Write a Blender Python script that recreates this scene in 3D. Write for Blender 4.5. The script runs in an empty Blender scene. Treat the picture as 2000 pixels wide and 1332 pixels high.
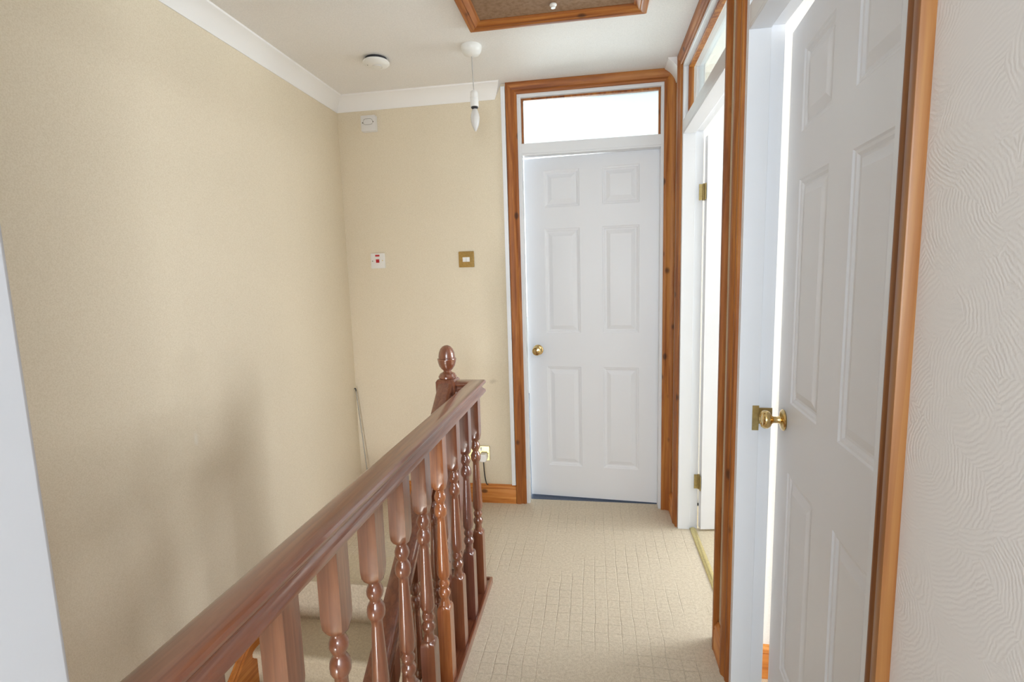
import bpy, bmesh, math, random
from mathutils import Matrix, Vector

random.seed(7)
C = bpy.context.scene.collection
SC = bpy.context.scene

# ------------------------------------------------------------------ camera
YAW, PITCH, ROLL, CAMZ = 0.1622, -0.1254, -0.0285, 1.35
cam = bpy.data.cameras.new('camera')
cam.sensor_width = 36.0
cam.lens = 988.3 / 2000 * 36.0
cam.clip_start = 0.02
camo = bpy.data.objects.new('camera', cam)
C.objects.link(camo)
B0 = Matrix(((1, 0, 0), (0, 0, -1), (0, 1, 0)))
R = Matrix.Rotation(YAW, 3, 'Z') @ Matrix.Rotation(PITCH, 3, 'X') @ B0 @ Matrix.Rotation(ROLL, 3, 'Z')
camo.matrix_world = Matrix.Translation((0, 0, CAMZ)) @ R.to_4x4()
SC.camera = camo

# ------------------------------------------------------------------ world, lights, exposure
SC.view_settings.view_transform = 'Standard'
SC.view_settings.look = 'None'
SC.view_settings.gamma = 1.0
SC.view_settings.use_curve_mapping = False
SC.view_settings.exposure = 0.72
try:
    SC.cycles.max_bounces = 14
    SC.cycles.diffuse_bounces = 8
    SC.cycles.glossy_bounces = 4
    SC.cycles.transmission_bounces = 8
    SC.cycles.sample_clamp_indirect = 6
    SC.cycles.caustics_reflective = False
    SC.cycles.caustics_refractive = False
except Exception:
    pass
w = bpy.data.worlds.new('sky')
SC.world = w
w.use_nodes = True
bg = w.node_tree.nodes['Background']
bg.inputs[0].default_value = (0.85, 0.93, 1.0, 1)
bg.inputs[1].default_value = 2.0


def area(name, loc, direction, sx, sy, power, col=(1, 1, 1), spread=180):
    l = bpy.data.lights.new(name, 'AREA')
    l.shape = 'RECTANGLE'
    l.size, l.size_y, l.energy, l.color = sx, sy, power, col
    l.spread = math.radians(spread)
    o = bpy.data.objects.new(name, l)
    o.location = loc
    o.rotation_euler = Vector(direction).to_track_quat('-Z', 'Y').to_euler()
    C.objects.link(o)
    return o


DAY = (0.93, 0.97, 1.0)
area('daylight_landing_window', (0.0, -1.36, 1.45), (0, 1, 0), 0.75, 1.1, 23, (0.84, 0.93, 1.0))
area('daylight_near_room', (3.30, 0.6, 1.45), (-1, 0, 0), 1.3, 1.2, 42, (0.93, 0.96, 1.0))
area('daylight_middle_room', (3.30, 2.9, 1.45), (-1, 0, 0), 1.3, 1.2, 62, (0.90, 0.95, 1.0))
area('daylight_far_room', (-0.9, 5.70, 1.45), (0, -1, 0), 1.5, 1.2, 60, (0.84, 0.95, 1.0))
area('daylight_lower_hall', (-1.02, -2.86, -1.2), (0, 1, 0), 0.7, 1.5, 60, (0.95, 0.96, 1.0))


# ------------------------------------------------------------------ materials
def mat(name, col, rough=0.5, metal=0.0, spec=0.5, coat=0.0):
    m = bpy.data.materials.new(name)
    m.use_nodes = True
    b = m.node_tree.nodes['Principled BSDF']
    b.inputs['Base Color'].default_value = (*col, 1)
    b.inputs['Roughness'].default_value = rough
    b.inputs['Metallic'].default_value = metal
    b.inputs['Specular IOR Level'].default_value = spec
    b.inputs['Coat Weight'].default_value = coat
    b.inputs['Coat Roughness'].default_value = 0.14
    b.inputs['Coat IOR'].default_value = 1.75 if coat > 0.9 else 1.5
    return m, m.node_tree, b


def nd(t, kind, **kw):
    n = t.nodes.new(kind)
    for k, v in kw.items():
        if hasattr(n, k):
            setattr(n, k, v)
        else:
            n.inputs[k].default_value = v
    return n


def coords(t, scale=(1, 1, 1), src='Object'):
    tc = nd(t, 'ShaderNodeTexCoord')
    mp = nd(t, 'ShaderNodeMapping')
    mp.inputs['Scale'].default_value = scale
    t.links.new(tc.outputs[src], mp.inputs['Vector'])
    return mp.outputs['Vector']


def ramp(t, fac, stops):
    r = nd(t, 'ShaderNodeValToRGB')
    e = r.color_ramp.elements
    e[0].position, e[0].color = stops[0][0], (*stops[0][1], 1)
    e[1].position, e[1].color = stops[-1][0], (*stops[-1][1], 1)
    for p, c in stops[1:-1]:
        x = e.new(p)
        x.color = (*c, 1)
    t.links.new(fac, r.inputs['Fac'])
    return r.outputs['Color']


def bump(t, b, h, strength=0.3, dist=0.002):
    n = nd(t, 'ShaderNodeBump')
    n.inputs['Strength'].default_value = strength
    n.inputs['Distance'].default_value = dist
    t.links.new(h, n.inputs['Height'])
    t.links.new(n.outputs['Normal'], b.inputs['Normal'])


def math_(t, op, a, b=None, c=None):
    n = nd(t, 'ShaderNodeMath', operation=op)
    for i, v in enumerate((a, b, c)):
        if v is None:
            continue
        if isinstance(v, (int, float)):
            n.inputs[i].default_value = v
        else:
            t.links.new(v, n.inputs[i])
    return n.outputs[0]


def mixc(t, fac, a, b, mode='MIX'):
    n = nd(t, 'ShaderNodeMix', data_type='RGBA', blend_type=mode)
    for s, v in ((n.inputs[0], fac), (n.inputs[6], a), (n.inputs[7], b)):
        if isinstance(v, (int, float)):
            s.default_value = v
        elif isinstance(v, tuple):
            s.default_value = (*v, 1)
        else:
            t.links.new(v, s)
    return n.outputs[2]


def speckled(name, ca, cb, rough=0.85, scale=260, bs=0.25, bd=0.0015, big=None):
    m, t, b = mat(name, ca, rough, spec=0.25)
    v = coords(t)
    n = nd(t, 'ShaderNodeTexNoise', Scale=scale, Detail=3.0, Roughness=0.65)
    t.links.new(v, n.inputs['Vector'])
    c = ramp(t, n.outputs['Fac'], [(0.35, cb), (0.62, ca)])
    n2 = nd(t, 'ShaderNodeTexNoise', Scale=2.2, Detail=3.0)
    t.links.new(v, n2.inputs['Vector'])
    c = mixc(t, 0.10, c, ramp(t, n2.outputs['Fac'], [(0.35, tuple(x * 0.72 for x in ca)), (0.65, ca)]))
    t.links.new(c, b.inputs['Base Color'])
    bump(t, b, n.outputs['Fac'], bs, bd)
    return m, t, b, v, c


def wear_or_shadow(t, v, centre, radii, noise_scale=9.0):
    """soft irregular spot of wear or painted shadow at an object-space point, 0..1"""
    mp = nd(t, 'ShaderNodeVectorMath', operation='SUBTRACT')
    mp.inputs[1].default_value = centre
    t.links.new(v, mp.inputs[0])
    sc = nd(t, 'ShaderNodeVectorMath', operation='DIVIDE')
    sc.inputs[1].default_value = radii
    t.links.new(mp.outputs[0], sc.inputs[0])
    ln = nd(t, 'ShaderNodeVectorMath', operation='LENGTH')
    t.links.new(sc.outputs[0], ln.inputs[0])
    nn = nd(t, 'ShaderNodeTexNoise', Scale=noise_scale, Detail=4.0)
    t.links.new(v, nn.inputs['Vector'])
    d = math_(t, 'ADD', ln.outputs['Value'], math_(t, 'MULTIPLY', math_(t, 'SUBTRACT', nn.outputs['Fac'], 0.5), 1.6))
    s = nd(t, 'ShaderNodeMapRange', interpolation_type='SMOOTHSTEP')
    s.inputs['From Min'].default_value = 1.15
    s.inputs['From Max'].default_value = 0.1
    t.links.new(d, s.inputs['Value'])
    return s.outputs[0]


CREAM, CREAM_D = (0.79, 0.71, 0.565), (0.70, 0.615, 0.465)
M = {}
m, t, b, v, c = speckled('cream_wallpaper_side', CREAM, CREAM_D)
f = wear_or_shadow(t, v, (-1.455, 1.58, 0.98), (0.3, 0.15, 0.20))
f2 = wear_or_shadow(t, v, (-1.455, 1.46, 0.78), (0.3, 0.18, 0.16))
f3 = wear_or_shadow(t, v, (-1.455, 1.25, 0.62), (0.3, 0.17, 0.17))
fs = math_(t, 'MINIMUM', math_(t, 'ADD', math_(t, 'ADD', f, f2), math_(t, 'MULTIPLY', f3, 0.7)), 1.0)
c = mixc(t, math_(t, 'MULTIPLY', fs, 0.16), c, (0.50, 0.43, 0.31))  # soft balustrade shadow, painted faintly into the wallpaper colour
fw = wear_or_shadow(t, v, (-1.455, 1.60, 0.79), (0.3, 0.014, 0.035), 30)
c = mixc(t, math_(t, 'MULTIPLY', fw, 0.4), c, (0.78, 0.76, 0.70))
t.links.new(c, b.inputs['Base Color'])
M['paper_side'] = m
m, t, b, v, c = speckled('cream_wallpaper_end', CREAM, CREAM_D)
f = wear_or_shadow(t, v, (-0.591, 2.87, 0.746), (0.028, 0.3, 0.018), 40)
c = mixc(t, math_(t, 'MULTIPLY', f, 0.45), c, (0.45, 0.38, 0.28))
t.links.new(c, b.inputs['Base Color'])
M['paper_end'] = m
M['ceiling'] = speckled('white_textured_ceiling', (0.86, 0.85, 0.84), (0.80, 0.79, 0.78), scale=160, bs=0.35, bd=0.0012)[0]
M['coving'] = mat('white_painted_plaster', (0.86, 0.855, 0.85), 0.6)[0]
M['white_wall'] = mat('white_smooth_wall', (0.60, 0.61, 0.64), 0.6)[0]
M['room_white'] = speckled('off_white_room_wall', (0.82, 0.81, 0.78), (0.76, 0.75, 0.72), scale=180)[0]
M['cream_stair'] = speckled('pale_hall_wall', (0.80, 0.77, 0.70), (0.74, 0.70, 0.62))[0]


def artex():
    m, t, b = mat('combed_swirl_plaster', (0.70, 0.66, 0.62), 0.62, spec=0.35)
    v = coords(t)
    nn = nd(t, 'ShaderNodeTexNoise', Scale=5.0, Detail=2.0)
    t.links.new(v, nn.inputs['Vector'])
    dv = nd(t, 'ShaderNodeVectorMath', operation='SCALE')
    dv.inputs['Scale'].default_value = 0.06
    t.links.new(nn.outputs['Color'], dv.inputs[0])
    av = nd(t, 'ShaderNodeVectorMath', operation='ADD')
    t.links.new(v, av.inputs[0])
    t.links.new(dv.outputs[0], av.inputs[1])
    vo = nd(t, 'ShaderNodeTexVoronoi', Scale=13.0, Randomness=1.0)
    t.links.new(av.outputs[0], vo.inputs['Vector'])
    off = nd(t, 'ShaderNodeVectorMath', operation='MULTIPLY_ADD')
    off.inputs[1].default_value = (0.0, 0.30, 0.30)
    off.inputs[2].default_value = (0.0, -0.15, -0.15)
    t.links.new(vo.outputs['Color'], off.inputs[0])
    ctr = nd(t, 'ShaderNodeVectorMath', operation='ADD')
    t.links.new(vo.outputs['Position'], ctr.inputs[0])
    t.links.new(off.outputs[0], ctr.inputs[1])
    ds = nd(t, 'ShaderNodeVectorMath', operation='DISTANCE')
    t.links.new(av.outputs[0], ds.inputs[0])
    t.links.new(ctr.outputs[0], ds.inputs[1])
    n2 = nd(t, 'ShaderNodeTexNoise', Scale=60.0, Detail=3.0, Roughness=0.6)
    t.links.new(v, n2.inputs['Vector'])
    ph = math_(t, 'ADD', math_(t, 'MULTIPLY', ds.outputs['Value'], 1100.0), math_(t, 'MULTIPLY', n2.outputs['Fac'], 11.0))
    ridge = math_(t, 'SINE', ph)
    n3 = nd(t, 'ShaderNodeTexNoise', Scale=14.0, Detail=2.0)
    t.links.new(v, n3.inputs['Vector'])
    amp = nd(t, 'ShaderNodeMapRange')
    amp.inputs['From Min'].default_value = 0.28
    amp.inputs['From Max'].default_value = 0.60
    t.links.new(n3.outputs['Fac'], amp.inputs['Value'])
    h = math_(t, 'ADD', math_(t, 'MULTIPLY', ridge, amp.outputs[0]), math_(t, 'MULTIPLY', n2.outputs['Fac'], 1.2))
    bump(t, b, h, 0.2, 0.0004)
    return m


M['artex'] = artex()


def carpet(name, ca, cb, grid=True, cell=0.05):
    m, t, b = mat(name, ca, 0.95, spec=0.1)
    v = coords(t)
    n = nd(t, 'ShaderNodeTexNoise', Scale=330.0, Detail=2.0, Roughness=0.7)
    t.links.new(v, n.inputs['Vector'])
    n1 = nd(t, 'ShaderNodeTexNoise', Scale=90.0, Detail=2.0, Roughness=0.7)
    t.links.new(v, n1.inputs['Vector'])
    mixn = math_(t, 'ADD', math_(t, 'MULTIPLY', n.outputs['Fac'], 0.6), math_(t, 'MULTIPLY', n1.outputs['Fac'], 0.4))
    c = ramp(t, mixn, [(0.36, cb), (0.60, ca)])
    h = mixn
    if grid:
        sx = nd(t, 'ShaderNodeSeparateXYZ')
        wob = nd(t, 'ShaderNodeTexNoise', Scale=6.0, Detail=1.0)
        t.links.new(v, wob.inputs['Vector'])
        wv = nd(t, 'ShaderNodeVectorMath', operation='SCALE')
        wv.inputs['Scale'].default_value = 0.014
        t.links.new(wob.outputs['Color'], wv.inputs[0])
        ad = nd(t, 'ShaderNodeVectorMath', operation='ADD')
        t.links.new(v, ad.inputs[0])
        t.links.new(wv.outputs[0], ad.inputs[1])
        t.links.new(ad.outputs[0], sx.inputs[0])
        lines = None
        for k in (0, 1):
            fr = math_(t, 'FRACT', math_(t, 'DIVIDE', sx.outputs[k], cell))
            d = math_(t, 'ABSOLUTE', math_(t, 'SUBTRACT', fr, 0.5))
            ln = nd(t, 'ShaderNodeMapRange', interpolation_type='SMOOTHSTEP')
            ln.inputs['From Min'].default_value = 0.44
            ln.inputs['From Max'].default_value = 0.495
            t.links.new(d, ln.inputs['Value'])
            lines = ln.outputs[0] if lines is None else math_(t, 'MAXIMUM', lines, ln.outputs[0])
        fade = nd(t, 'ShaderNodeTexNoise', Scale=3.5, Detail=2.0)
        t.links.new(v, fade.inputs['Vector'])
        fr = nd(t, 'ShaderNodeMapRange')
        fr.inputs['From Min'].default_value = 0.36
        fr.inputs['From Max'].default_value = 0.60
        t.links.new(fade.outputs['Fac'], fr.inputs['Value'])
        lines = math_(t, 'MULTIPLY', lines, fr.outputs[0])
        c = mixc(t, math_(t, 'MULTIPLY', lines, 0.16), c, tuple(x * 0.55 for x in ca))
        h = math_(t, 'SUBTRACT', mixn, math_(t, 'MULTIPLY', lines, 0.8))
    t.links.new(c, b.inputs['Base Color'])
    bump(t, b, h, 0.6, 0.003)
    return m


M['carpet'] = carpet('beige_carpet', (0.70, 0.62, 0.49), (0.50, 0.42, 0.31))
M['stair_carpet'] = carpet('beige_stair_carpet', (0.68, 0.60, 0.45), (0.50, 0.42, 0.30), False)
M['blue_carpet'] = carpet('blue_grey_carpet', (0.15, 0.18, 0.24), (0.10, 0.12, 0.17), False)


def wood(name, axis, dark, mid, light, rough=0.4, coat=0.0, knots=True, across=34.0):
    m, t, b = mat(name, mid, rough, spec=0.45, coat=coat)
    s = [1.0, 1.0, 1.0]
    s[axis] = 0.055
    v = coords(t, tuple(s))
    n0 = nd(t, 'ShaderNodeTexNoise', Scale=4.0, Detail=2.0)
    t.links.new(v, n0.inputs['Vector'])
    n = nd(t, 'ShaderNodeTexNoise', Scale=across, Detail=5.0, Roughness=0.6, Distortion=1.2)
    t.links.new(v, n.inputs['Vector'])
    f = math_(t, 'ADD', math_(t, 'MULTIPLY', n.outputs['Fac'], 0.75), math_(t, 'MULTIPLY', n0.outputs['Fac'], 0.25))
    c = ramp(t, f, [(0.36, dark), (0.50, mid), (0.64, light)])
    if knots:
        s2 = [11.0, 11.0, 11.0]
        s2[axis] = 7.0
        v2 = coords(t, tuple(s2))
        vo = nd(t, 'ShaderNodeTexVoronoi', Scale=1.0, Randomness=1.0)
        t.links.new(v2, vo.inputs['Vector'])
        k = nd(t, 'ShaderNodeMapRange', interpolation_type='SMOOTHSTEP')
        k.inputs['From Min'].default_value = 0.19
        k.inputs['From Max'].default_value = 0.08
        t.links.new(vo.outputs['Distance'], k.inputs['Value'])
        c = mixc(t, math_(t, 'MULTIPLY', k.outputs[0], 0.85), c, tuple(x * 0.25 for x in dark))
    t.links.new(c, b.inputs['Base Color'])
    bump(t, b, n.outputs['Fac'], 0.08, 0.001)
    return m


PD, PM, PL_ = (0.20, 0.052, 0.008), (0.35, 0.112, 0.018), (0.48, 0.195, 0.040)
SD, SM_, SL = (0.40, 0.12, 0.020), (0.58, 0.21, 0.040), (0.70, 0.32, 0.080)
HD, HM, HL = (0.150, 0.041, 0.017), (0.205, 0.062, 0.026), (0.255, 0.088, 0.039)
for i, ax in enumerate('xyz'):
    M['pine_' + ax] = wood('stained_pine_along_' + ax, i, PD, PM, PL_, 0.50, 0.0)
    M['skirt_' + ax] = wood('orange_pine_along_' + ax, i, SD, SM_, SL, 0.45, 0.05)
    M['dark_' + ax] = wood('varnished_hardwood_along_' + ax, i, HD, HM, HL, 0.32, 1.0, knots=False, across=60)
M['dark_orange'] = wood('varnished_orange_hardwood', 2, (0.24, 0.060, 0.018), (0.40, 0.125, 0.036), (0.50, 0.18, 0.06), 0.28, 1.0, knots=False, across=60)
M['dark_deep'] = wood('varnished_deep_hardwood', 2, (0.10, 0.030, 0.020), (0.16, 0.052, 0.034), (0.21, 0.075, 0.048), 0.28, 1.0, knots=False, across=60)
M['plain_pine'] = wood('pale_orange_pine', 2, (0.15, 0.038, 0.008), (0.26, 0.096, 0.022), (0.37, 0.17, 0.048), 0.42, 0.1, knots=False, across=16)
M['gloss'] = mat('white_gloss_paint', (0.77, 0.79, 0.82), 0.32)[0]
M['door_white'] = mat('white_satin_door_paint', (0.77, 0.785, 0.82), 0.42)[0]
M['plastic'] = mat('white_plastic', (0.82, 0.82, 0.80), 0.35)[0]
M['plastic_grey'] = mat('greyed_white_plastic', (0.78, 0.77, 0.76), 0.4)[0]
M['trunk_white'] = mat('white_trunking_plastic', (0.80, 0.82, 0.86), 0.4)[0]
M['black'] = mat('black_rubber', (0.012, 0.012, 0.014), 0.5)[0]
M['vent_dark'] = mat('dark_vent_plastic', (0.03, 0.03, 0.035), 0.6)[0]
M['red'] = mat('red_switch_plastic', (0.48, 0.012, 0.02), 0.3)[0]
M['steel'] = mat('dull_grey_metal', (0.24, 0.23, 0.20), 0.4, 0.8)[0]
M['cord'] = mat('white_flex', (0.42, 0.41, 0.40), 0.5)[0]


def brass(name, col, rough, nscale=120):
    m, t, b = mat(name, col, rough, 1.0)
    v = coords(t)
    n = nd(t, 'ShaderNodeTexNoise', Scale=nscale, Detail=3.0)
    t.links.new(v, n.inputs['Vector'])
    t.links.new(ramp(t, n.outputs['Fac'], [(0.3, tuple(x * 0.8 for x in col)), (0.7, col)]), b.inputs['Base Color'])
    return m


M['brass'] = brass('polished_brass', (0.80, 0.58, 0.26), 0.16)
M['brass_plate'] = brass('brushed_brass_plate', (0.62, 0.42, 0.16), 0.35)
M['brass_pale'] = brass('pale_brass_plate', (0.86, 0.74, 0.36), 0.32)
M['brass_old'] = brass('tarnished_brass', (0.46, 0.36, 0.16), 0.42)
m, t, b = mat('frosted_bulb_glass', (0.93, 0.93, 0.92), 0.25)
b.inputs['Transmission Weight'].default_value = 0.35
M['bulb'] = m
m, t, b = mat('clear_window_glass', (0.95, 0.98, 0.98), 0.0)
tr_ = nd(t, 'ShaderNodeBsdfTransparent')
tr_.inputs[0].default_value = (0.93, 0.97, 0.97, 1)
gl_ = nd(t, 'ShaderNodeBsdfGlossy', Roughness=0.02)
lw_ = nd(t, 'ShaderNodeLayerWeight', Blend=0.5)
fr_ = math_(t, 'ADD', math_(t, 'MULTIPLY', math_(t, 'POWER', lw_.outputs['Facing'], 5.0), 0.5), 0.03)
mx_ = nd(t, 'ShaderNodeMixShader')
t.links.new(fr_, mx_.inputs[0])
t.links.new(tr_.outputs[0], mx_.inputs[1])
t.links.new(gl_.outputs[0], mx_.inputs[2])
t.links.new(mx_.outputs[0], t.nodes['Material Output'].inputs[0])
M['glass'] = m
m, t, b, v, c = speckled('brown_hatch_board', (0.30, 0.19, 0.12), (0.22, 0.13, 0.07), scale=60)
M['board'] = m


# ------------------------------------------------------------------ mesh builder
class MB:
    def __init__(self):
        self.v, self.f, self.s = [], [], []

    def add(self, verts, faces, smooth=False):
        o = len(self.v)
        self.v += [tuple(p) for p in verts]
        self.f += [tuple(i + o for i in f) for f in faces]
        self.s += [smooth] * len(faces)
        return self

    def box(self, x0, x1, y0, y1, z0, z1):
        p = [(x, y, z) for x in (x0, x1) for y in (y0, y1) for z in (z0, z1)]
        return self.add(p, [(0, 1, 3, 2), (4, 6, 7, 5), (0, 4, 5, 1), (2, 3, 7, 6), (0, 2, 6, 4), (1, 5, 7, 3)])

    def rings(self, rings, closed=True, caps=True, smooth=True):
        n = len(rings[0])
        vs = [p for r in rings for p in r]
        fs = []
        for i in range(len(rings) - 1):
            for j in range(n if closed else n - 1):
                k = (j + 1) % n
                fs.append((i * n + j, i * n + k, (i + 1) * n + k, (i + 1) * n + j))
        if caps:
            fs.append(tuple(range(n)))
            fs.append(tuple(range((len(rings) - 1) * n, len(rings) * n)))
        return self.add(vs, fs, smooth)

    def lathe(self, prof, centre=(0, 0, 0), axis='z', n=28):
        """prof: list of (r, h)"""
        rr = []
        for r, h in prof:
            ring = []
            for i in range(n):
                a = 2 * math.pi * i / n
                c, s = max(r, 1e-5) * math.cos(a), max(r, 1e-5) * math.sin(a)
                p = {'z': (c, s, h), 'y': (c, h, s), 'x': (h, c, s)}[axis]
                ring.append((p[0] + centre[0], p[1] + centre[1], p[2] + centre[2]))
            rr.append(ring)
        return self.rings(rr)

    def tube(self, pts, r, n=10):
        rr = []
        for i, p in enumerate(pts):
            p = Vector(p)
            d = (Vector(pts[min(i + 1, len(pts) - 1)]) - Vector(pts[max(i - 1, 0)])).normalized()
            up = Vector((0, 0, 1)) if abs(d.z) < 0.9 else Vector((1, 0, 0))
            a = d.cross(up).normalized()
            bb = d.cross(a).normalized()
            rr.append([tuple(p + a * r * math.cos(2 * math.pi * k / n) + bb * r * math.sin(2 * math.pi * k / n)) for k in range(n)])
        return self.rings(rr)

    def build(self, name, material, parent=None, origin=None, bevel=0.0, sharp=35):
        me = bpy.data.meshes.new(name)
        base = Vector(parent_world(parent)) if parent else Vector((0, 0, 0))
        o3 = Vector(origin) if origin is not None else base
        me.from_pydata([tuple(Vector(p) - o3) for p in self.v], [], self.f)
        for i, p in enumerate(me.polygons):
            p.use_smooth = True
        bm = bmesh.new()
        bm.from_mesh(me)
        bmesh.ops.recalc_face_normals(bm, faces=bm.faces)
        th = math.radians(sharp)
        for e in bm.edges:
            if len(e.link_faces) == 2:
                e.smooth = e.calc_face_angle(0) < th
            else:
                e.smooth = False
        bm.to_mesh(me)
        bm.free()
        ob = bpy.data.objects.new(name, me)
        me.materials.append(M[material])
        C.objects.link(ob)
        if parent:
            ob.parent = parent
        ob.location = o3 - base
        if bevel:
            md = ob.modifiers.new('edge', 'BEVEL')
            md.width = bevel
            md.segments = 2
            md.limit_method = 'ANGLE'
            md.angle_limit = math.radians(50)
            md.harden_normals = False
        return ob


WORLD = {}


def parent_world(p):
    loc = Vector((0, 0, 0))
    while p:
        loc += p.location
        p = p.parent
    return loc


def tag(o, label=None, cat=None, group=None, kind=None):
    if label:
        o['label'] = label
    if cat:
        o['category'] = cat
    if group:
        o['group'] = group
    if kind:
        o['kind'] = kind
    return o


def thing(name, loc, label=None, cat=None, group=None, kind=None):
    o = bpy.data.objects.new(name, None)
    o.empty_display_size = 0.05
    o.location = loc
    C.objects.link(o)
    return tag(o, label, cat, group, kind)


def struct(name, mb, material, label, cat, bevel=0.0):
    return tag(mb.build(name, material, bevel=bevel), label, cat, kind='structure')


# ------------------------------------------------------------------ main dimensions
XL, XR = -1.455, 0.43          # long cream wall, doorway wall
YB = 2.87                      # end wall
ZC = 2.395                     # ceiling
ZLOW = -2.47                   # hall below
WELL = -0.59                   # stairwell side of the landing floor
YTOP = 1.99                    # top nosing
WT = 0.10                      # wall thickness
TILT = 0.844                   # stair pitch


def wall_hole_x(mb, x0, x1, y0, y1, z0, z1, hy0, hy1, hz0, hz1):
    mb.box(x0, x1, y0, hy0, z0, z1).box(x0, x1, hy1, y1, z0, z1)
    mb.box(x0, x1, hy0, hy1, z0, hz0).box(x0, x1, hy0, hy1, hz1, z1)


def wall_hole_y(mb, y0, y1, x0, x1, z0, z1, hx0, hx1, hz0, hz1):
    mb.box(x0, hx0, y0, y1, z0, z1).box(hx1, x1, y0, y1, z0, z1)
    mb.box(hx0, hx1, y0, y1, z0, hz0).box(hx0, hx1, y0, y1, hz1, z1)


# ------------------------------------------------------------------ room shell
g = MB().box(WELL, XR, -1.4, YTOP - 0.015, -0.22, 0)
g.box(XL, XR, YTOP - 0.015, 2.93, -0.22, 0)
g.box(XR, 0.50, 0.80, 1.63, -0.22, 0).box(XR, 0.50, 1.80, 2.66, -0.22, 0)
struct('floor', g, 'carpet', 'beige carpet with a faint grid pattern on the landing', 'floor')
struct('floor', MB().box(-2.2, 2.4, 2.931, 5.75, -0.2, 0.0), 'blue_carpet', 'dark blue-grey carpet seen in the gap under the far door', 'floor')
struct('floor', MB().box(0.502, 3.4, -0.9, 4.2, -0.2, 0.0), 'stair_carpet', 'pale carpet beyond the doorways on the right', 'floor')
struct('floor', MB().box(XL, 1.5, -3.0, 3.0, ZLOW - 0.1, ZLOW), 'stair_carpet', 'carpet of the hall at the foot of the stairs', 'floor')
struct('ceiling', MB().box(-2.3, 3.5, -1.6, 6.0, ZC, ZC + 0.1), 'ceiling', 'white lightly textured ceiling above the landing', 'ceiling')
struct('wall_left', MB().box(XL - WT, XL, -3.1, YB + WT, -2.6, ZC), 'paper_side', 'long cream papered wall beside the stairwell', 'wall')
g = MB().box(XL, -0.428, YB, YB + WT, -0.2, ZC).box(0.399, XR + WT, YB, YB + WT, -0.2, ZC)
g.box(-0.428, 0.399, YB, YB + WT, 2.348, ZC)
struct('wall_back', g, 'paper_end', 'cream papered end wall holding the switches and the far door', 'wall')
g = MB().box(XR, XR + WT, -1.5, 0.799, -0.2, ZC)
struct('wall_right_near', g, 'artex', 'white wall with a combed swirl texture, nearest on the right', 'wall')
g = MB().box(XR, XR + WT, 1.630, 1.780, -0.2, ZC).box(XR, XR + WT, 2.685, YB, -0.2, ZC)
g.box(XR, XR + WT, 0.799, 1.630, 2.348, ZC).box(XR, XR + WT, 1.780, 2.685, 2.348, ZC)
struct('wall_right', g, 'paper_end', 'narrow cream papered pier between the two right-hand doorways', 'wall')
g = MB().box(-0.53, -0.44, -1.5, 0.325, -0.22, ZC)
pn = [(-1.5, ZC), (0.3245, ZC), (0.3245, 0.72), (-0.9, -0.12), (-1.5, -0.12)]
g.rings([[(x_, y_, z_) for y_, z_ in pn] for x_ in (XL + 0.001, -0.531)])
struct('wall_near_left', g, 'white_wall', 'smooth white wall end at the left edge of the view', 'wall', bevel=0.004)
g = MB()
wall_hole_y(g, -1.5, -1.4, -0.44, XR, -0.2, ZC, -0.375, 0.375, 0.9, 2.0)
struct('wall_behind', g, 'room_white', 'wall with a window behind the viewer', 'wall')
# rooms behind the doors
g = MB()
wall_hole_x(g, 3.35, 3.45, -0.9, 1.68, -0.2, ZC, -0.05, 1.25, 0.85, 2.05)
wall_hole_x(g, 3.35, 3.45, 1.68, 4.2, -0.2, ZC, 2.25, 3.55, 0.85, 2.05)
struct('wall_outer_right', g, 'room_white', 'outer wall of the two right-hand rooms', 'wall')
struct('wall_partition', MB().box(XR + WT, 3.35, 1.655, 1.755, -0.2, ZC), 'room_white', 'cream partition wall seen through the gap of the near door', 'wall')
struct('wall_room_end', MB().box(XR + WT, 3.35, -1.0, -0.9, -0.2, ZC).box(XR + WT, 3.35, 4.1, 4.2, -0.2, ZC), 'room_white', 'end walls of the right-hand rooms', 'wall')
g = MB()
wall_hole_y(g, 5.75, 5.85, -2.2, 2.4, -0.2, ZC, -1.65, -0.15, 0.85, 2.05)
g.box(-2.3, -2.2, 2.97, 5.75, -0.2, ZC).box(0.53, 0.6, 2.97, 3.35, -0.2, ZC).box(0.6, 0.7, 2.97, 5.75, -0.2, ZC)
g.box(-2.3, XL - WT, 2.90, 2.97, -0.2, ZC)
struct('wall_far_room', g, 'room_white', 'white walls of the bright room behind the far door', 'wall')
# stairwell below
struct('wall_stairwell', MB().box(WELL + 0.001, WELL + 0.06, -0.2, YTOP, ZLOW, -0.22), 'cream_stair', 'pale wall under the landing beside the stairs', 'wall')
g = MB()
wall_hole_y(g, -3.0, -2.9, XL, 1.5, ZLOW, -0.22, -1.37, -0.67, -1.95, -0.45)
g.box(1.5, 1.6, -3.0, 3.0, ZLOW, -0.22)
g.box(XL, 1.5, YTOP + 0.25, YTOP + 0.35, ZLOW, -0.22)
struct('wall_lower_hall', g, 'cream_stair', 'walls of the hall below the stairs', 'wall')
struct('ceiling', MB().box(XL, 1.5, -3.0, -1.5, -0.22, -0.12), 'ceiling', 'ceiling of the hall below', 'ceiling')


def window(n, axis, p, a0, a1, z0, z1):
    """white frame round a daylight opening, outside the view"""
    g = MB()
    t_ = 0.045
    am = (a0 + a1) / 2
    for (u0, u1, w0, w1) in ((a0, a0 + t_, z0, z1), (a1 - t_, a1, z0, z1), (a0, a1, z0, z0 + t_), (a0, a1, z1 - t_, z1), (am - 0.02, am + 0.02, z0, z1)):
        if axis == 'x':
            g.box(p, p + 0.06, u0, u1, w0, w1)
        else:
            g.box(u0, u1, p, p + 0.06, w0, w1)
    o = struct('window_%d' % n, g, 'gloss', 'white framed window giving daylight', 'window')


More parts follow.
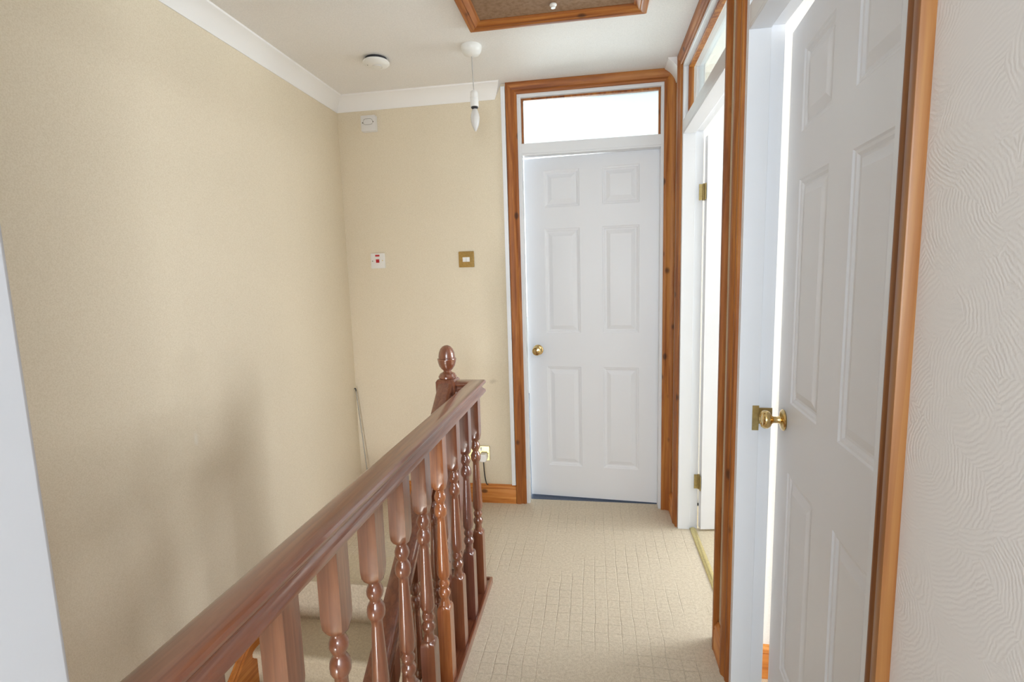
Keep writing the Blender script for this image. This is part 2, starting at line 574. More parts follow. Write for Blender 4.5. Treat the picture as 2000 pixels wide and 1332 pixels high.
window(1, 'x', 3.37, -0.05, 1.25, 0.85, 2.05)
window(2, 'x', 3.37, 2.25, 3.55, 0.85, 2.05)
window(3, 'y', 5.77, -1.65, -0.15, 0.85, 2.05)
window(4, 'y', -1.47, -0.375, 0.375, 0.9, 2.0)
window(5, 'y', -2.97, -1.37, -0.67, -1.95, -0.45)

# ------------------------------------------------------------------ coving
COVE = [(0, 0.078), (0.004, 0.078), (0.006, 0.070), (0.013, 0.054), (0.024, 0.037), (0.038, 0.022), (0.052, 0.012), (0.060, 0.007), (0.062, 0), (0, 0)]
g = MB()
g.rings([[(XL + a, -1.4 if 0 else 0.325, ZC - h) for a, h in COVE], [(XL + a, YB - a, ZC - h) for a, h in COVE]])
struct('trim_1', g, 'coving', 'white plaster coving along the long cream wall', 'coving')
g = MB()
g.rings([[(XL + a, YB - a, ZC - h) for a, h in COVE], [(-0.492 - h * 0.45 * (1 if a > 0 else 1), YB - a, ZC - h) for a, h in COVE]])
struct('trim_2', g, 'coving', 'white plaster coving above the switches on the end wall', 'coving')
g = MB()
g.rings([[(XR - a, 2.722, ZC - h) for a, h in COVE], [(XR - a, YB - 0.02, ZC - h) for a, h in COVE]])
struct('trim_3', g, 'coving', 'short stub of white coving in the corner by the far door', 'coving')

# ------------------------------------------------------------------ skirting boards
SK = [(0, 0), (0.017, 0), (0.017, 0.082), (0.013, 0.088), (0.016, 0.093), (0.013, 0.103), (0.006, 0.108), (0.005, 0.114), (0, 0.114)]


def skirt(name, axis, wall, s, a0, a1, label):
    g = MB()
    if axis == 'x':   # board runs along x on a wall facing -y
        g.rings([[(a, wall + s * d, h) for d, h in SK] for a in (a0, a1)])
    else:
        g.rings([[(wall + s * d, a, h) for d, h in SK] for a in (a0, a1)])
    return struct(name, g, 'skirt_' + axis, label, 'skirting board')


skirt('baseboard_back', 'x', YB, -1, XL + 0.017, -0.468, 'orange pine skirting board under the plug socket on the end wall')
skirt('baseboard_left', 'y', XL, 1, 2.03, YB, 'pine skirting board along the left wall at the stair head')
skirt('baseboard_corner', 'y', XR, -1, 2.722, YB, 'short pine skirting piece in the far right corner')
skirt('baseboard_pier', 'y', XR, -1, 1.659, 1.749, 'short pine skirting piece between the two right-hand doorways')
skirt('baseboard_right', 'y', XR, -1, -1.4, 0.745, 'pine skirting board under the swirl textured wall')
skirt('baseboard_room', 'x', 1.655, -1, XR + WT, 3.35, 'orange skirting board glimpsed through the gap of the near door')

# ------------------------------------------------------------------ doors
ARCH = [(0, 0), (0, 0.008), (0.004, 0.011), (0.013, 0.012), (0.021, 0.0095), (0.029, 0.0125), (0.038, 0.0175), (0.050, 0.0185), (0.056, 0.0185), (0.0585, 0.0183), (0.060, 0.0165), (0.060, 0)]
Z_RAIL0, Z_RAIL1, Z_HEAD = 2.022, 2.076, 2.318


def leaf_mesh(W, sign, H=1.981, T=0.035, dz=0.0):
    g = MB()
    st, mu = 0.112, (W - 0.224) * 0.119
    pw = (W - 2 * st - mu * 2) / 2
    xs = [0, st, st + pw, W - st - pw, W - st, W]
    zs = [0] + [q_ + dz for q_ in (0.185, 0.795, 0.995, 1.60, 1.72, 1.925)] + [H]
    for y0, s in ((0.0, 1), (sign * T, -1)):
        d = sign * s
        for i in range(5):
            for j in range(7):
                x0, x1, z0, z1 = xs[i], xs[i + 1], zs[j], zs[j + 1]
                if i in (1, 3) and j in (1, 3, 5):
                    levels = [(0, 0), (0.004, 0.0035), (0.010, 0.0045), (0.016, 0.0085), (0.022, 0.0090), (0.044, 0.0015), (0.047, 0.0012)]
                    prev = None
                    for ins, dep in levels:
                        r = [(x0 + ins, y0 + d * dep, z0 + ins), (x1 - ins, y0 + d * dep, z0 + ins), (x1 - ins, y0 + d * dep, z1 - ins), (x0 + ins, y0 + d * dep, z1 - ins)]
                        if prev:
                            g.add(prev + r, [(k, (k + 1) % 4, 4 + (k + 1) % 4, 4 + k) for k in range(4)])
                        prev = r
                    g.add(prev, [(0, 1, 2, 3)])
                else:
                    g.add([(x0, y0, z0), (x1, y0, z0), (x1, y0, z1), (x0, y0, z1)], [(0, 1, 2, 3)])
    y1 = sign * T
    for a in (0, W):
        g.add([(a, 0, 0), (a, y1, 0), (a, y1, H), (a, 0, H)], [(0, 1, 2, 3)])
    for z in (0, H):
        g.add([(0, 0, z), (W, 0, z), (W, y1, z), (0, y1, z)], [(0, 1, 2, 3)])
    return g


KNOB = [(0.0, 0.0), (0.030, 0.0), (0.0315, 0.003), (0.029, 0.006), (0.024, 0.008), (0.012, 0.011), (0.0095, 0.018), (0.0095, 0.028),
        (0.0125, 0.033), (0.022, 0.038), (0.0265, 0.045), (0.0270, 0.052), (0.0245, 0.058), (0.0215, 0.060), (0.0210, 0.0585), (0.011, 0.0595), (0.008, 0.061), (0.0, 0.061)]


def merge_obj(o):
    bm = bmesh.new()
    bm.from_mesh(o.data)
    bmesh.ops.remove_doubles(bm, verts=bm.verts, dist=1e-5)
    bmesh.ops.recalc_face_normals(bm, faces=bm.faces)
    for e in bm.edges:
        e.smooth = len(e.link_faces) == 2 and e.calc_face_angle(0) < math.radians(12)
    bm.to_mesh(o.data)
    bm.free()
    return o


def door(n, origin, mp, W, hinge, rot, sign, label, leafW, stop_n, z0=0.012, knob=True, arch_w=(1, 1), corner_cut=False, hinge_knuckles=None, strike=False, leaf_h=1.981, leaf_dz=0.0, inner=0.008, arch_mats=('pine_z', 'pine_z'), hax='x', left_arch=True):
    """mp(u, n, z) -> world; u along the opening, n into the wall"""
    root = thing('door_%d' % n, origin, label, 'door', kind='structure')

    def bx(g, u0, u1, n0, n1, z0_, z1_):
        p = [mp(u, nn, z) for u in (u0, u1) for nn in (n0, n1) for z in (z0_, z1_)]
        g.add(p, [(0, 1, 3, 2), (4, 6, 7, 5), (0, 4, 5, 1), (2, 3, 7, 6), (0, 2, 6, 4), (1, 5, 7, 3)])
    g = MB()
    bx(g, -0.030, 0, 0.0, 0.10, 0, 2.348)
    bx(g, W, W + 0.030, 0.0, 0.10, 0, 2.348)
    bx(g, -0.0, W, 0.0, 0.10, Z_HEAD, 2.348)
    g.build('lining', 'gloss', root, bevel=0.0015)
    g = MB()
    bx(g, 0, 0.012, 0.0005, stop_n, 0, Z_HEAD)
    bx(g, W - 0.012, W, 0.0005, stop_n, 0, Z_HEAD)
    g.build('stop_strip', 'gloss', root, bevel=0.001)
    g = MB()
    bx(g, 0.0, W, 0.001, 0.0995, Z_RAIL0, Z_RAIL1)
    bx(g, 0.012, W - 0.012, 0.001, stop_n, Z_RAIL0 - 0.010, Z_RAIL0)
    g.build('transom_rail', 'gloss', root, bevel=0.0015)
    g = MB()
    a, zt, zb = 0.012, Z_HEAD, Z_RAIL1
    bx(g, a, a + 0.010, 0.022, 0.046, zb, zt)
    bx(g, W - a - 0.010, W - a, 0.022, 0.046, zb, zt)
    bx(g, a + 0.010, W - a - 0.010, 0.022, 0.046, zt - 0.011, zt)
    g.build('glazing_bead', 'pine_z', root, bevel=0.001)
    g = MB()
    bx(g, a + 0.002, W - a - 0.002, 0.046, 0.050, zb, zt - 0.002)
    g.build('fanlight_pane', 'glass', root)
    # architrave
    iu, zt = 0.008, 2.335

    def leg(s, scale, mt):
        g = MB()
        lo, hi = [], []
        prof = ARCH
        if corner_cut and s > 0:
            prof = ARCH[:-5] + [(0.050, 0.0185), (0.055, 0.0185), (0.058, 0.0183), (0.060, 0.0165), (0.060, 0)]
        for a_, b_ in prof:
            u = -inner - a_ * scale if s < 0 else W + iu * (0.4 if corner_cut else 1) + a_ * scale
            za = a_
            if corner_cut and s > 0:
                za = min(a_, {0.050: 0.046, 0.055: 0.040, 0.056: 0.039, 0.058: 0.031, 0.060: 0.020}.get(a_, a_))
            lo.append(mp(u, -b_, 0.0))
            hi.append(mp(u, -b_, zt + za))
        g.rings([lo, hi])
        g.build('architrave', mt, root)
    leg(-1, arch_w[0], arch_mats[0])
    leg(1, arch_w[1], arch_mats[1])
    g = MB()
    lo, hi = [], []
    for a_, b_ in ARCH:
        lo.append(mp(-inner - a_ * arch_w[0], -b_, zt + a_))
        aa = a_
        if corner_cut:
            aa = min(a_, {0.050: 0.046, 0.056: 0.039, 0.0585: 0.028, 0.060: 0.012}.get(a_, a_))
        hi.append(mp(W + iu * (0.4 if corner_cut else 1) + aa * arch_w[1], -b_, zt + a_))
    g.rings([lo, hi])
    g.build('architrave', 'pine_' + hax, root)
    # leaf, built flat at the hinge then swung
    g = leaf_mesh(leafW, sign, leaf_h, dz=leaf_dz)
    lf = g.build('leaf', 'door_white')
    merge_obj(lf)
    lf.parent = root
    lf.location = Vector((hinge[0], hinge[1], z0)) - root.location
    lf.rotation_euler = (0, 0, rot)
    if knob:
        kx = leafW - 0.060
        for nm, y0, d in (('door_knob', 0.0, -sign), ('door_knob', sign * 0.035, sign)):
            kb = MB().lathe([(r, d * h) for r, h in KNOB], (0, 0, 0), 'y', 32).build(nm, 'brass')
            kb.parent = lf
            kb.location = (kx, y0, 0.905)
        lp = MB().box(-0.001, 0.0012, -0.012, 0.012, -0.03, 0.03).build('latch_plate', 'brass_old')
        lp.parent = lf
        lp.location = (leafW, sign * 0.0175, 0.905)
    for zc in (0.262, 1.735):
        hx, hy = hinge_knuckles
        g = MB()
        g.lathe([(0.0, -0.040), (0.0045, -0.040), (0.0055, -0.037), (0.0055, -0.014), (0.0048, -0.0135), (0.0048, -0.0125), (0.0055, -0.012), (0.0055, 0.012), (0.0048, 0.0125), (0.0048, 0.0135), (0.0055, 0.014), (0.0055, 0.037), (0.0045, 0.040), (0, 0.040)], (hx, hy, zc), 'z', 14)
        if n == 2:
            g.box(hx - 0.022, hx - 0.003, hy - 0.0005, hy + 0.0030, zc - 0.038, zc + 0.038)
            g.box(hx + 0.0005, hx + 0.004, hy - 0.034, hy - 0.002, zc - 0.038, zc + 0.038)
        g.build('hinge', 'brass_old', root)
    if strike:
        g = MB()
        bx(g, W - 0.0015, W - 0.0003, stop_n, 0.1015, 0.885, 0.935)
        bx(g, W - 0.0135, W - 0.0118, 0.041, stop_n, 0.868, 0.945)
        g.build('strike_plate', 'brass_old', root, bevel=0.001)
    return root


# 3: far door, ajar into the room, hinged on the right
door(3, (-0.013, YB, 0), lambda u, n, z: (-0.398 + u, YB + n, z), 0.766, (0.364, YB + 0.056), math.radians(180 - 4.2), -1,
     'white six-panel door at the far end, slightly ajar under a wide glass fanlight', 0.756, 0.054, z0=0.010, leaf_h=2.0065, leaf_dz=0.010, corner_cut=True,
     hinge_knuckles=(0.366, YB + 0.098), hax='x')
# 1: near door on the right
door(1, (XR, 1.19, 0), lambda u, n, z: (XR + n, 0.829 + u, z), 0.771, (XR + 0.061, 0.831), math.radians(90 - 4.1), -1,
     'white six-panel door nearest on the right, ajar with its brass knob towards the landing', 0.762, 0.060,
     hinge_knuckles=(XR + 0.104, 0.827), leaf_dz=-0.028, strike=True, inner=0.020, arch_w=(0.78, 0.82), arch_mats=('plain_pine', 'pine_z'), hax='y')
# 2: middle door, wide open
door(2, (XR, 2.23, 0), lambda u, n, z: (XR + n, 1.810 + u, z), 0.845, (XR + 0.112, 2.625), math.radians(8), 1,
     'white door standing wide open in the second doorway on the right, two brass hinges', 0.838, 0.060,
     hinge_knuckles=(XR + 0.103, 2.652), arch_w=(0.85, 1), hax='y')

o = MB()
o.rings([[(0.492, y, 0.0), (0.495, y, 0.005), (0.502, y, 0.006), (0.506, y, 0.009), (0.512, y, 0.009), (0.516, y, 0.006), (0.521, y, 0.005), (0.524, y, 0.0)] for y in (1.812, 2.652)])
tag(o.build('threshold_strip', 'brass_pale'), 'pale brass carpet strip across the floor of the second doorway on the right', 'threshold strip')

# ------------------------------------------------------------------ staircase
st = thing('staircase', (-1.02, YTOP, 0), 'beige carpeted stairs with a sloping dark handrail going down beside the long cream wall', 'staircase')
g = MB()
prof = []
RISE, GO = 0.190, 0.225
for k in range(0, 13):
    y, z = YTOP - k * GO, -k * RISE
    # nosing of tread k, then riser down to tread k+1
    if k == 0:
        prof += [(YTOP + 0.22, z + 0.001), (YTOP + 0.01, z + 0.001)]
    prof += [(y + 0.004, z + 0.001), (y - 0.008, z - 0.003), (y - 0.014, z - 0.012), (y - 0.014, z - 0.024), (y - 0.006, z - 0.034), (y + 0.006, z - 0.040), (y + 0.012, z - 0.050), (y + 0.013, z - RISE + 0.012), (y + 0.008, z - RISE + 0.003)]
    if k == 12:
        prof += [(y, z - RISE)]
prof += [(YTOP - 12 * GO + 0.12, -13 * RISE), (YTOP + 0.22, -0.24)]
xa, xb = XL + 0.019, -0.630
g.rings([[(x, y, z) for y, z in prof] for x in (xa, xb)])
g.build('stair_carpet', 'stair_carpet', st, sharp=50)


def pitch(y):
    return -(YTOP - y) * TILT


g = MB()
YS = YTOP - 12.6 * GO
for x0, x1 in ((XL + 0.0005, XL + 0.019),):
    pr = [(x0, 0.09), (x0 + 0.007, 0.09), (x0 + 0.009, 0.080), (x0 + 0.015, 0.070), (x0 + 0.012, 0.058), (x0 + 0.0185, 0.050), (x0 + 0.0185, -0.24), (x0, -0.24)]
    g.rings([[(x, YS, pitch(YS) + h) for x, h in pr], [(x, YTOP + 0.04, pitch(YTOP + 0.04) + h) for x, h in pr]])
g.build('wall_string', 'skirt_y', st)
g = MB()
pr = [(-0.630, 0.10), (-0.593, 0.10), (-0.593, -0.24), (-0.630, -0.24)]
g.rings([[(x, YS, pitch(YS) + h) for x, h in pr], [(x, YTOP - 0.003, pitch(YTOP - 0.003) + h) for x, h in pr]])
g.build('outer_string', 'dark_y', st, bevel=0.003)

# ------------------------------------------------------------------ newel post
NX, NY, NH = -0.612, 2.030, 0.0415
lb = thing('landing_balustrade', (-0.4875, 1.2, 0), 'dark wooden handrail on turned balusters along the landing edge, ending at an acorn-topped newel post', 'balustrade')
g = MB()


def sq(cx, cy, h, z, r=0.003):
    pts = []
    for sx, sy in ((1, 1), (-1, 1), (-1, -1), (1, -1)):
        pts += [(cx + sx * h, cy + sy * (h - r), z), (cx + sx * (h - r), cy + sy * h, z)] if sx * sy > 0 else [(cx + sx * (h - r), cy + sy * h, z), (cx + sx * h, cy + sy * (h - r), z)]
    return pts


g.rings([sq(NX, NY, NH, -0.40), sq(NX, NY, NH, 0.925), sq(NX, NY, NH - 0.006, 0.934), sq(NX, NY, NH - 0.012, 0.936)])
np_ = g.build('newel_post', 'dark_z', lb)
g = MB().lathe([(0, 0.934), (0.033, 0.934), (0.0375, 0.938), (0.038, 0.944), (0.034, 0.949), (0.033, 0.953), (0.029, 0.957), (0.022, 0.960), (0.0165, 0.964), (0.0165, 0.968),
                (0.024, 0.975), (0.033, 0.988), (0.0375, 1.004), (0.0385, 1.012), (0.040, 1.016), (0.039, 1.020), (0.0345, 1.021), (0.0345, 1.030), (0.032, 1.045), (0.026, 1.060), (0.017, 1.070), (0.008, 1.0745), (0, 1.0755)], (NX, NY, 0), 'z', 32)
g.build('acorn_finial', 'dark_z', np_)

# ------------------------------------------------------------------ handrails and balusters
HR = [(0.0, 0.0), (0.025, 0.0), (0.031, 0.003), (0.0315, 0.010), (0.029, 0.016), (0.0225, 0.0205), (0.0190, 0.026), (0.0190, 0.031), (0.0225, 0.0345), (0.0275, 0.0370), (0.0315, 0.0420), (0.0325, 0.0475), (0.0300, 0.0530), (0.0245, 0.0565), (0.0150, 0.0585), (0.0, 0.0595)]
HR = HR + [(-a, b) for a, b in HR[-2:0:-1]]
BX = -0.4875
RZ = 0.868
g = MB()
g.rings([[(BX + a, 0.326, RZ + h) for a, h in HR], [(BX + a, NY + a, RZ + h) for a, h in HR], [(NX + NH - 0.001, NY + a, RZ + h) for a, h in HR]])
g.build('handrail', 'dark_y', lb, sharp=30)
BR = [(-0.0325, 0), (0.0325, 0), (0.0325, 0.024), (0.030, 0.028), (0.0225, 0.028), (0.0205, 0.021), (-0.0205, 0.021), (-0.0225, 0.028), (-0.030, 0.028), (-0.0325, 0.024)]
g = MB()
g.rings([[(BX + a, 0.326, h) for a, h in BR], [(BX + a, NY + a, h) for a, h in BR], [(NX + NH - 0.001, NY + a, h) for a, h in BR]])
g.build('base_rail', 'dark_y', lb, sharp=25)


def ring16(h, rr, blend, z, cx=0, cy=0, skew=0.0):
    """blend 0 = square of half-width h, 1 = circle of radius rr"""
    out = []
    for i in range(24):
        a = math.pi / 4 + 2 * math.pi * i / 24
        c, s = math.cos(a), math.sin(a)
        k = h / max(abs(c), abs(s))
        sx, sy = k * c, k * s
        x = sx * (1 - blend) + rr * c * blend
        y = sy * (1 - blend) + rr * s * blend
        out.append((cx + x, cy + y, z + skew * y))
    return out


def baluster_mesh(zb, zt, zl, zu, skew=0.0):
    h = 0.0213
    L = zu - zl
    g = MB()
    rs = [ring16(h, 0, 0, zb, skew=skew), ring16(h, 0, 0, zl - 0.020), ring16(h, h * 1.12, 0.35, zl - 0.010), ring16(h, h * 0.98, 0.8, zl - 0.003), ring16(h, h * 0.80, 1, zl)]
    turn = [(0.010, 0.0150), (0.020, 0.0135), (0.026, 0.0160), (0.034, 0.0195), (0.043, 0.0198), (0.050, 0.0165), (0.055, 0.0130), (0.060, 0.0150), (0.067, 0.0180), (0.074, 0.0180), (0.081, 0.0140),
            (0.086, 0.0135), (0.092, 0.0175), (0.102, 0.0205), (0.125, 0.0203), (0.160, 0.0190), (0.205, 0.0168), (0.250, 0.0145), (0.285, 0.0128), (0.296, 0.0130),
            (0.301, 0.0165), (0.308, 0.0198), (0.318, 0.0205), (0.328, 0.0195), (0.336, 0.0160), (0.341, 0.0125), (0.346, 0.0125), (0.352, 0.0160), (0.360, 0.0188), (0.368, 0.0188), (0.376, 0.0160), (0.382, 0.0130), (0.388, 0.0135)]
    for d, r in turn:
        rs.append(ring16(h, r, 1, zl + d / 0.390 * L))
    rs += [ring16(h, h * 0.80, 1, zu), ring16(h, h * 0.98, 0.8, zu + 0.004), ring16(h, h * 1.15, 0.35, zu + 0.014), ring16(h, 0, 0, zu + 0.030), ring16(h, 0, 0, zt, skew=skew)]
    g.rings(rs)
    return g


first = None
for i in range(11):
    y = 1.9665 - 0.1634 * i
    if first is None:
        first = baluster_mesh(0.021, RZ + 0.001, 0.300, 0.690).build('baluster', 'dark_z', sharp=38)
        bo = first
    else:
        bo = first.copy()
        C.objects.link(bo)
    bo.parent = lb
    bo.location = (0, y - 1.2, 0)
    if i in (1, 3):
        bo.data = first.data.copy()
        bo.data.materials[0] = M['dark_orange' if i == 3 else 'dark_deep']
        bo['label'] = 'more orange turned baluster' if i == 3 else 'darkest turned baluster, one before the last'

sb = st
g = MB()
YE = -0.55


def sr(y):
    return 0.846 - (NY - NH - y) * 0.835


def hs(h):
    return h * 1.28


g.rings([[(NX + a, YE, sr(YE) + hs(h)) for a, h in HR], [(NX + a, NY - NH + 0.001, sr(NY - NH) + hs(h)) for a, h in HR]])
g.build('handrail', 'dark_y', sb, sharp=30)
first2 = None
for i in range(20):
    y = 1.872 - 0.1125 * i
    zb, zt = pitch(y) + 0.10, sr(y)
    zl, zu = zb + 0.20, zt - 0.135
    if first2 is None:
        first2 = baluster_mesh(-0.001, zt - zb + 0.002, 0.20, zt - zb - 0.135, skew=0.84).build('baluster', 'dark_z', sharp=38, origin=(0, 0, 0))
        bo = first2
    else:
        bo = first2.copy()
        C.objects.link(bo)
    bo.parent = sb
    bo.location = (NX - st.location.x, y - st.location.y, zb)
g = MB()
g.rings([sq(NX, YE - NH, NH, ZLOW), sq(NX, YE - NH, NH, sr(YE) + 0.10)])
g.build('newel_post', 'dark_z', st)

# ------------------------------------------------------------------ ceiling fittings
sa = thing('smoke_alarm', (-1.010, 2.418, ZC), 'round white smoke alarm on the ceiling near the coving', 'smoke alarm')
cx, cy = -1.010, 2.418
MB().lathe([(0, ZC), (0.050, ZC), (0.052, ZC - 0.010), (0.050, ZC - 0.016), (0, ZC - 0.016)], (cx, cy, 0), n=40).build('base', 'vent_dark', sa)
MB().lathe([(0, ZC - 0.013), (0.0585, ZC - 0.013), (0.0615, ZC - 0.017), (0.0615, ZC - 0.022), (0.056, ZC - 0.028), (0.040, ZC - 0.034), (0.0255, ZC - 0.037), (0, ZC - 0.038)], (cx, cy, 0), n=40).build('cover', 'plastic', sa)
MB().lathe([(0.0215, ZC - 0.0368), (0.0235, ZC - 0.0385), (0.0250, ZC - 0.0368)], (cx + 0.006, cy - 0.004, 0), n=32).build('test_button_ring', 'plastic_grey', sa)
MB().lathe([(0, ZC - 0.0365), (0.0208, ZC - 0.0368), (0.0200, ZC - 0.0395), (0, ZC - 0.0402)], (cx + 0.006, cy - 0.004, 0), n=32).build('test_button', 'plastic', sa)
MB().lathe([(0, ZC - 0.030), (0.0028, ZC - 0.030), (0.0022, ZC - 0.0345), (0, ZC - 0.035)], (cx - 0.034, cy - 0.022, 0), n=12).build('indicator', 'vent_dark', sa)

px, py = -0.540, 2.392
pl = thing('pendant_light', (px, py, ZC), 'bare candle bulb hanging on a white flex from a ceiling rose', 'ceiling light')
MB().lathe([(0, ZC), (0.047, ZC), (0.048, ZC - 0.006), (0.045, ZC - 0.020), (0.036, ZC - 0.034), (0.020, ZC - 0.041), (0.009, ZC - 0.044), (0, ZC - 0.044)], (px, py, 0), n=36).build('ceiling_rose', 'plastic', pl)
MB().tube([(px, py, ZC - 0.042), (px + 0.001, py, 2.30), (px + 0.003, py, 2.24), (px + 0.005, py, 2.196)], 0.0022).build('flex', 'cord', pl)
hx = px + 0.005
MB().lathe([(0, 2.203), (0.012, 2.203), (0.0165, 2.198), (0.0180, 2.186), (0.0183, 2.172), (0.0165, 2.1705), (0.0165, 2.1675), (0.0188, 2.166), (0.0192, 2.136), (0.0188, 2.132), (0, 2.132)], (hx, py, 0)).build('lampholder', 'plastic', pl)
MB().lathe([(0, 2.133), (0.0155, 2.133), (0.0155, 2.127), (0.0105, 2.125), (0.0105, 2.119), (0, 2.119)], (hx, py, 0)).build('bulb_cap', 'vent_dark', pl)
MB().lathe([(0, 2.124), (0.0105, 2.122), (0.0145, 2.113), (0.0190, 2.098), (0.0205, 2.084), (0.0195, 2.068), (0.0155, 2.050), (0.0075, 2.033), (0.0035, 2.025), (0, 2.023)], (hx + 0.001, py, 0)).build('bulb', 'bulb', pl)

# loft hatch
hy1, hy0, hx0, hx1 = 2.218, 1.58, -0.503, 0.216
lh = thing('loft_hatch', ((hx0 + hx1) / 2, (hy0 + hy1) / 2, ZC), 'brown loft hatch panel in an orange moulded frame on the ceiling', 'loft hatch')
HP = [(0, 0), (0, 0.020), (0.004, 0.024), (0.020, 0.024), (0.026, 0.020), (0.031, 0.021), (0.040, 0.014), (0.046, 0.008), (0.054, 0.007), (0.054, 0)]
cs = [(hx0, hy1, 1, -1), (hx1, hy1, -1, -1), (hx1, hy0, -1, 1), (hx0, hy0, 1, 1)]
for k in range(4):
    g = MB()
    rr = []
    for q in (cs[k], cs[(k + 1) % 4]):
        rr.append([(q[0] + q[2] * a, q[1] + q[3] * a, ZC - h) for a, h in HP])
    g.rings(rr)
    g.build('frame_rail', 'pine_' + ('x' if k % 2 == 0 else 'y'), lh)
MB().box(hx0 + 0.053, hx1 - 0.053, hy0 + 0.053, hy1 - 0.053, ZC - 0.004, ZC).build('panel', 'board', lh)
MB().lathe([(0, ZC - 0.003), (0.013, ZC - 0.003), (0.014, ZC - 0.008), (0.009, ZC - 0.013), (0.009, ZC - 0.018), (0, ZC - 0.018)], (-0.146, 2.105, 0), n=20).build('catch', 'plastic', lh)

# ------------------------------------------------------------------ wall fittings


def plate(name, x0, x1, z0, z1, th, mt, parent, r=0.004):
    g = MB()
    n = 5
    pts = []
    for cx_, cz_, a0 in ((x1 - r, z1 - r, 0), (x0 + r, z1 - r, 90), (x0 + r, z0 + r, 180), (x1 - r, z0 + r, 270)):
        for i in range(n):
            a = math.radians(a0 + 90 * i / (n - 1))
            pts.append((cx_ + r * math.cos(a), cz_ + r * math.sin(a)))
    cx_, cz_ = (x0 + x1) / 2, (z0 + z1) / 2
    k = 1 - 0.0025 / max(x1 - x0, 0.01)
    g.rings([[(x, YB, z) for x, z in pts], [(x, YB - th + 0.0015, z) for x, z in pts], [(cx_ + (x - cx_) * k, YB - th, cz_ + (z - cz_) * k) for x, z in pts]])
    return g.build(name, mt, parent, sharp=45)


def screw(parent, x, z, th, mt):
    g = MB().lathe([(0, YB - th - 0.0012), (0.0032, YB - th - 0.0010), (0.0034, YB - th + 0.001), (0, YB - th + 0.001)], (x, 0, z), 'y', 12)
    g.build('screw', mt, parent)


def rocker(parent, x0, x1, z0, z1, th, mt, name='rocker'):
    g = MB()
    zm = (z0 + z1) / 2
    prf = [(z0, 0), (z0, 0.004), (zm, 0.0025), (z1, 0.0055), (z1, 0)]
    g.rings([[(x, YB - th - h, z) for z, h in prf] for x in (x0, x1)])
    g.build(name, mt, parent, bevel=0.0006)


jb = thing('junction_box', (-1.257, YB, 2.19), 'square off-white blank fitting high on the end wall just under the coving', 'junction box')
plate('box', -1.300, -1.214, 2.197, 2.283, 0.030, 'plastic_grey', jb)
g = MB()
hexp = [(-0.030, 0.0), (-0.024, 0.014), (-0.014, 0.018), (0.014, 0.018), (0.024, 0.014), (0.030, 0.0), (0.024, -0.011), (0.014, -0.014), (-0.014, -0.014), (-0.024, -0.011)]
g.tube([(-1.257 + a, YB - 0.0302, 2.246 + b_) for a, b_ in hexp + hexp[:1]], 0.0009, 6)
g.build('raised_outline', 'steel', jb)
screw(jb, -1.289, 2.243, 0.030, 'steel')
screw(jb, -1.226, 2.246, 0.030, 'steel')
MB().box(-1.270, -1.242, YB - 0.0308, YB - 0.0298, 2.2245, 2.2262).box(-1.261, -1.246, YB - 0.0308, YB - 0.0298, 2.2155, 2.2185).build('marking', 'plastic_grey', jb)

ck = thing('isolator_switch', (-1.257, YB, 1.42), 'white square wall switch with a red rocker and red indicator', 'switch')
plate('plate', -1.300, -1.214, 1.424, 1.512, 0.011, 'plastic', ck)
rocker(ck, -1.2665, -1.2465, 1.457, 1.4765, 0.011, 'red', 'red_rocker')
MB().box(-1.270, -1.244, YB - 0.0125, YB - 0.010, 1.493, 1.503).build('red_indicator', 'red', ck)
screw(ck, -1.289, 1.467, 0.011, 'steel')
screw(ck, -1.2265, 1.469, 0.011, 'brass_pale')

bs = thing('light_switch', (-0.721, YB, 1.41), 'square brass light switch with two white rockers on the end wall', 'switch')
plate('plate', -0.766, -0.676, 1.414, 1.504, 0.007, 'brass_plate', bs)
rocker(bs, -0.7415, -0.7215, 1.445, 1.471, 0.007, 'plastic')
rocker(bs, -0.7205, -0.7005, 1.445, 1.471, 0.007, 'plastic')
screw(bs, -0.754, 1.458, 0.007, 'brass_old')
screw(bs, -0.687, 1.460, 0.007, 'brass_old')

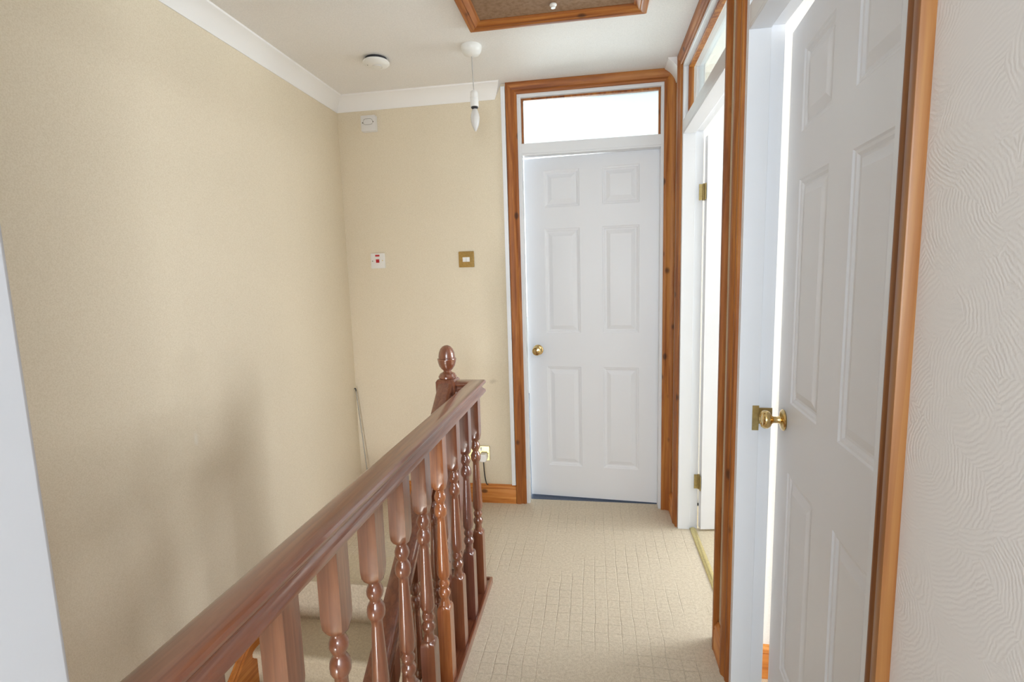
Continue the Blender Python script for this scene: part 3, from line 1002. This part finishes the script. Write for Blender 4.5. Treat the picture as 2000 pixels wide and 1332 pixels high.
sk = thing('plug_socket', (-0.697, YB, 0.26), 'brass double plug socket low on the end wall beside the last baluster', 'socket')
plate('plate', -0.770, -0.624, 0.262, 0.350, 0.008, 'brass_pale', sk)
for x in (-0.718, -0.676):
    rocker(sk, x - 0.006, x + 0.006, 0.322, 0.342, 0.008, 'plastic')
MB().box(-0.7325, -0.7265, YB - 0.0085, YB - 0.0075, 0.305, 0.313).box(-0.742, -0.737, YB - 0.0085, YB - 0.0075, 0.288, 0.292).box(-0.722, -0.717, YB - 0.0085, YB - 0.0075, 0.288, 0.292).build('socket_hole', 'vent_dark', sk)
screw(sk, -0.632, 0.306, 0.008, 'brass_old')
pg = thing('plug', (-0.660, YB - 0.008, 0.27), 'white mains plug with a black lead in the brass socket', 'plug')
g = MB()
pp = [(-0.022, 0.000), (-0.022, 0.036), (-0.016, 0.046), (0.016, 0.046), (0.022, 0.036), (0.024, 0.014), (0.014, -0.004), (-0.014, -0.004)]
rr = []
for y_, k in ((0.008, 1.0), (0.030, 1.0), (0.040, 0.93), (0.043, 0.80)):
    rr.append([(-0.658 + a * k, YB - y_, 0.285 + (b_ - 0.02) * k) for a, b_ in pp])
g.rings(rr)
g.build('body', 'plastic', pg, bevel=0.002)
MB().tube([(-0.658, YB - 0.026, 0.268), (-0.658, YB - 0.027, 0.245), (-0.657, YB - 0.024, 0.205), (-0.655, YB - 0.019, 0.165), (-0.651, YB - 0.016, 0.135), (-0.646, YB - 0.018, 0.118), (-0.637, YB - 0.020, 0.116)], 0.0033).build('lead', 'black', pg)

tr = MB()
tr.box(-0.492, -0.4685, YB - 0.017, YB, 0.1145, 2.378)
tag(tr.build('cable_trunking', 'trunk_white', bevel=0.002), 'white plastic cable trunking running up beside the far door frame', 'trunking')

lp = thing('thin_rod', (-1.380, 2.835, 0), 'thin dull metal rod with a dark hooked tip leaning in the far left corner', 'rod')
MB().tube([(-1.378, 2.830, 0.003), (-1.400, 2.836, 0.19), (-1.446, 2.852, 0.690)], 0.0028).build('shaft', 'steel', lp)
MB().tube([(-1.4455, 2.852, 0.683), (-1.4465, 2.852, 0.697), (-1.4490, 2.850, 0.7015), (-1.4515, 2.845, 0.6985)], 0.0036).build('tip', 'black', lp)
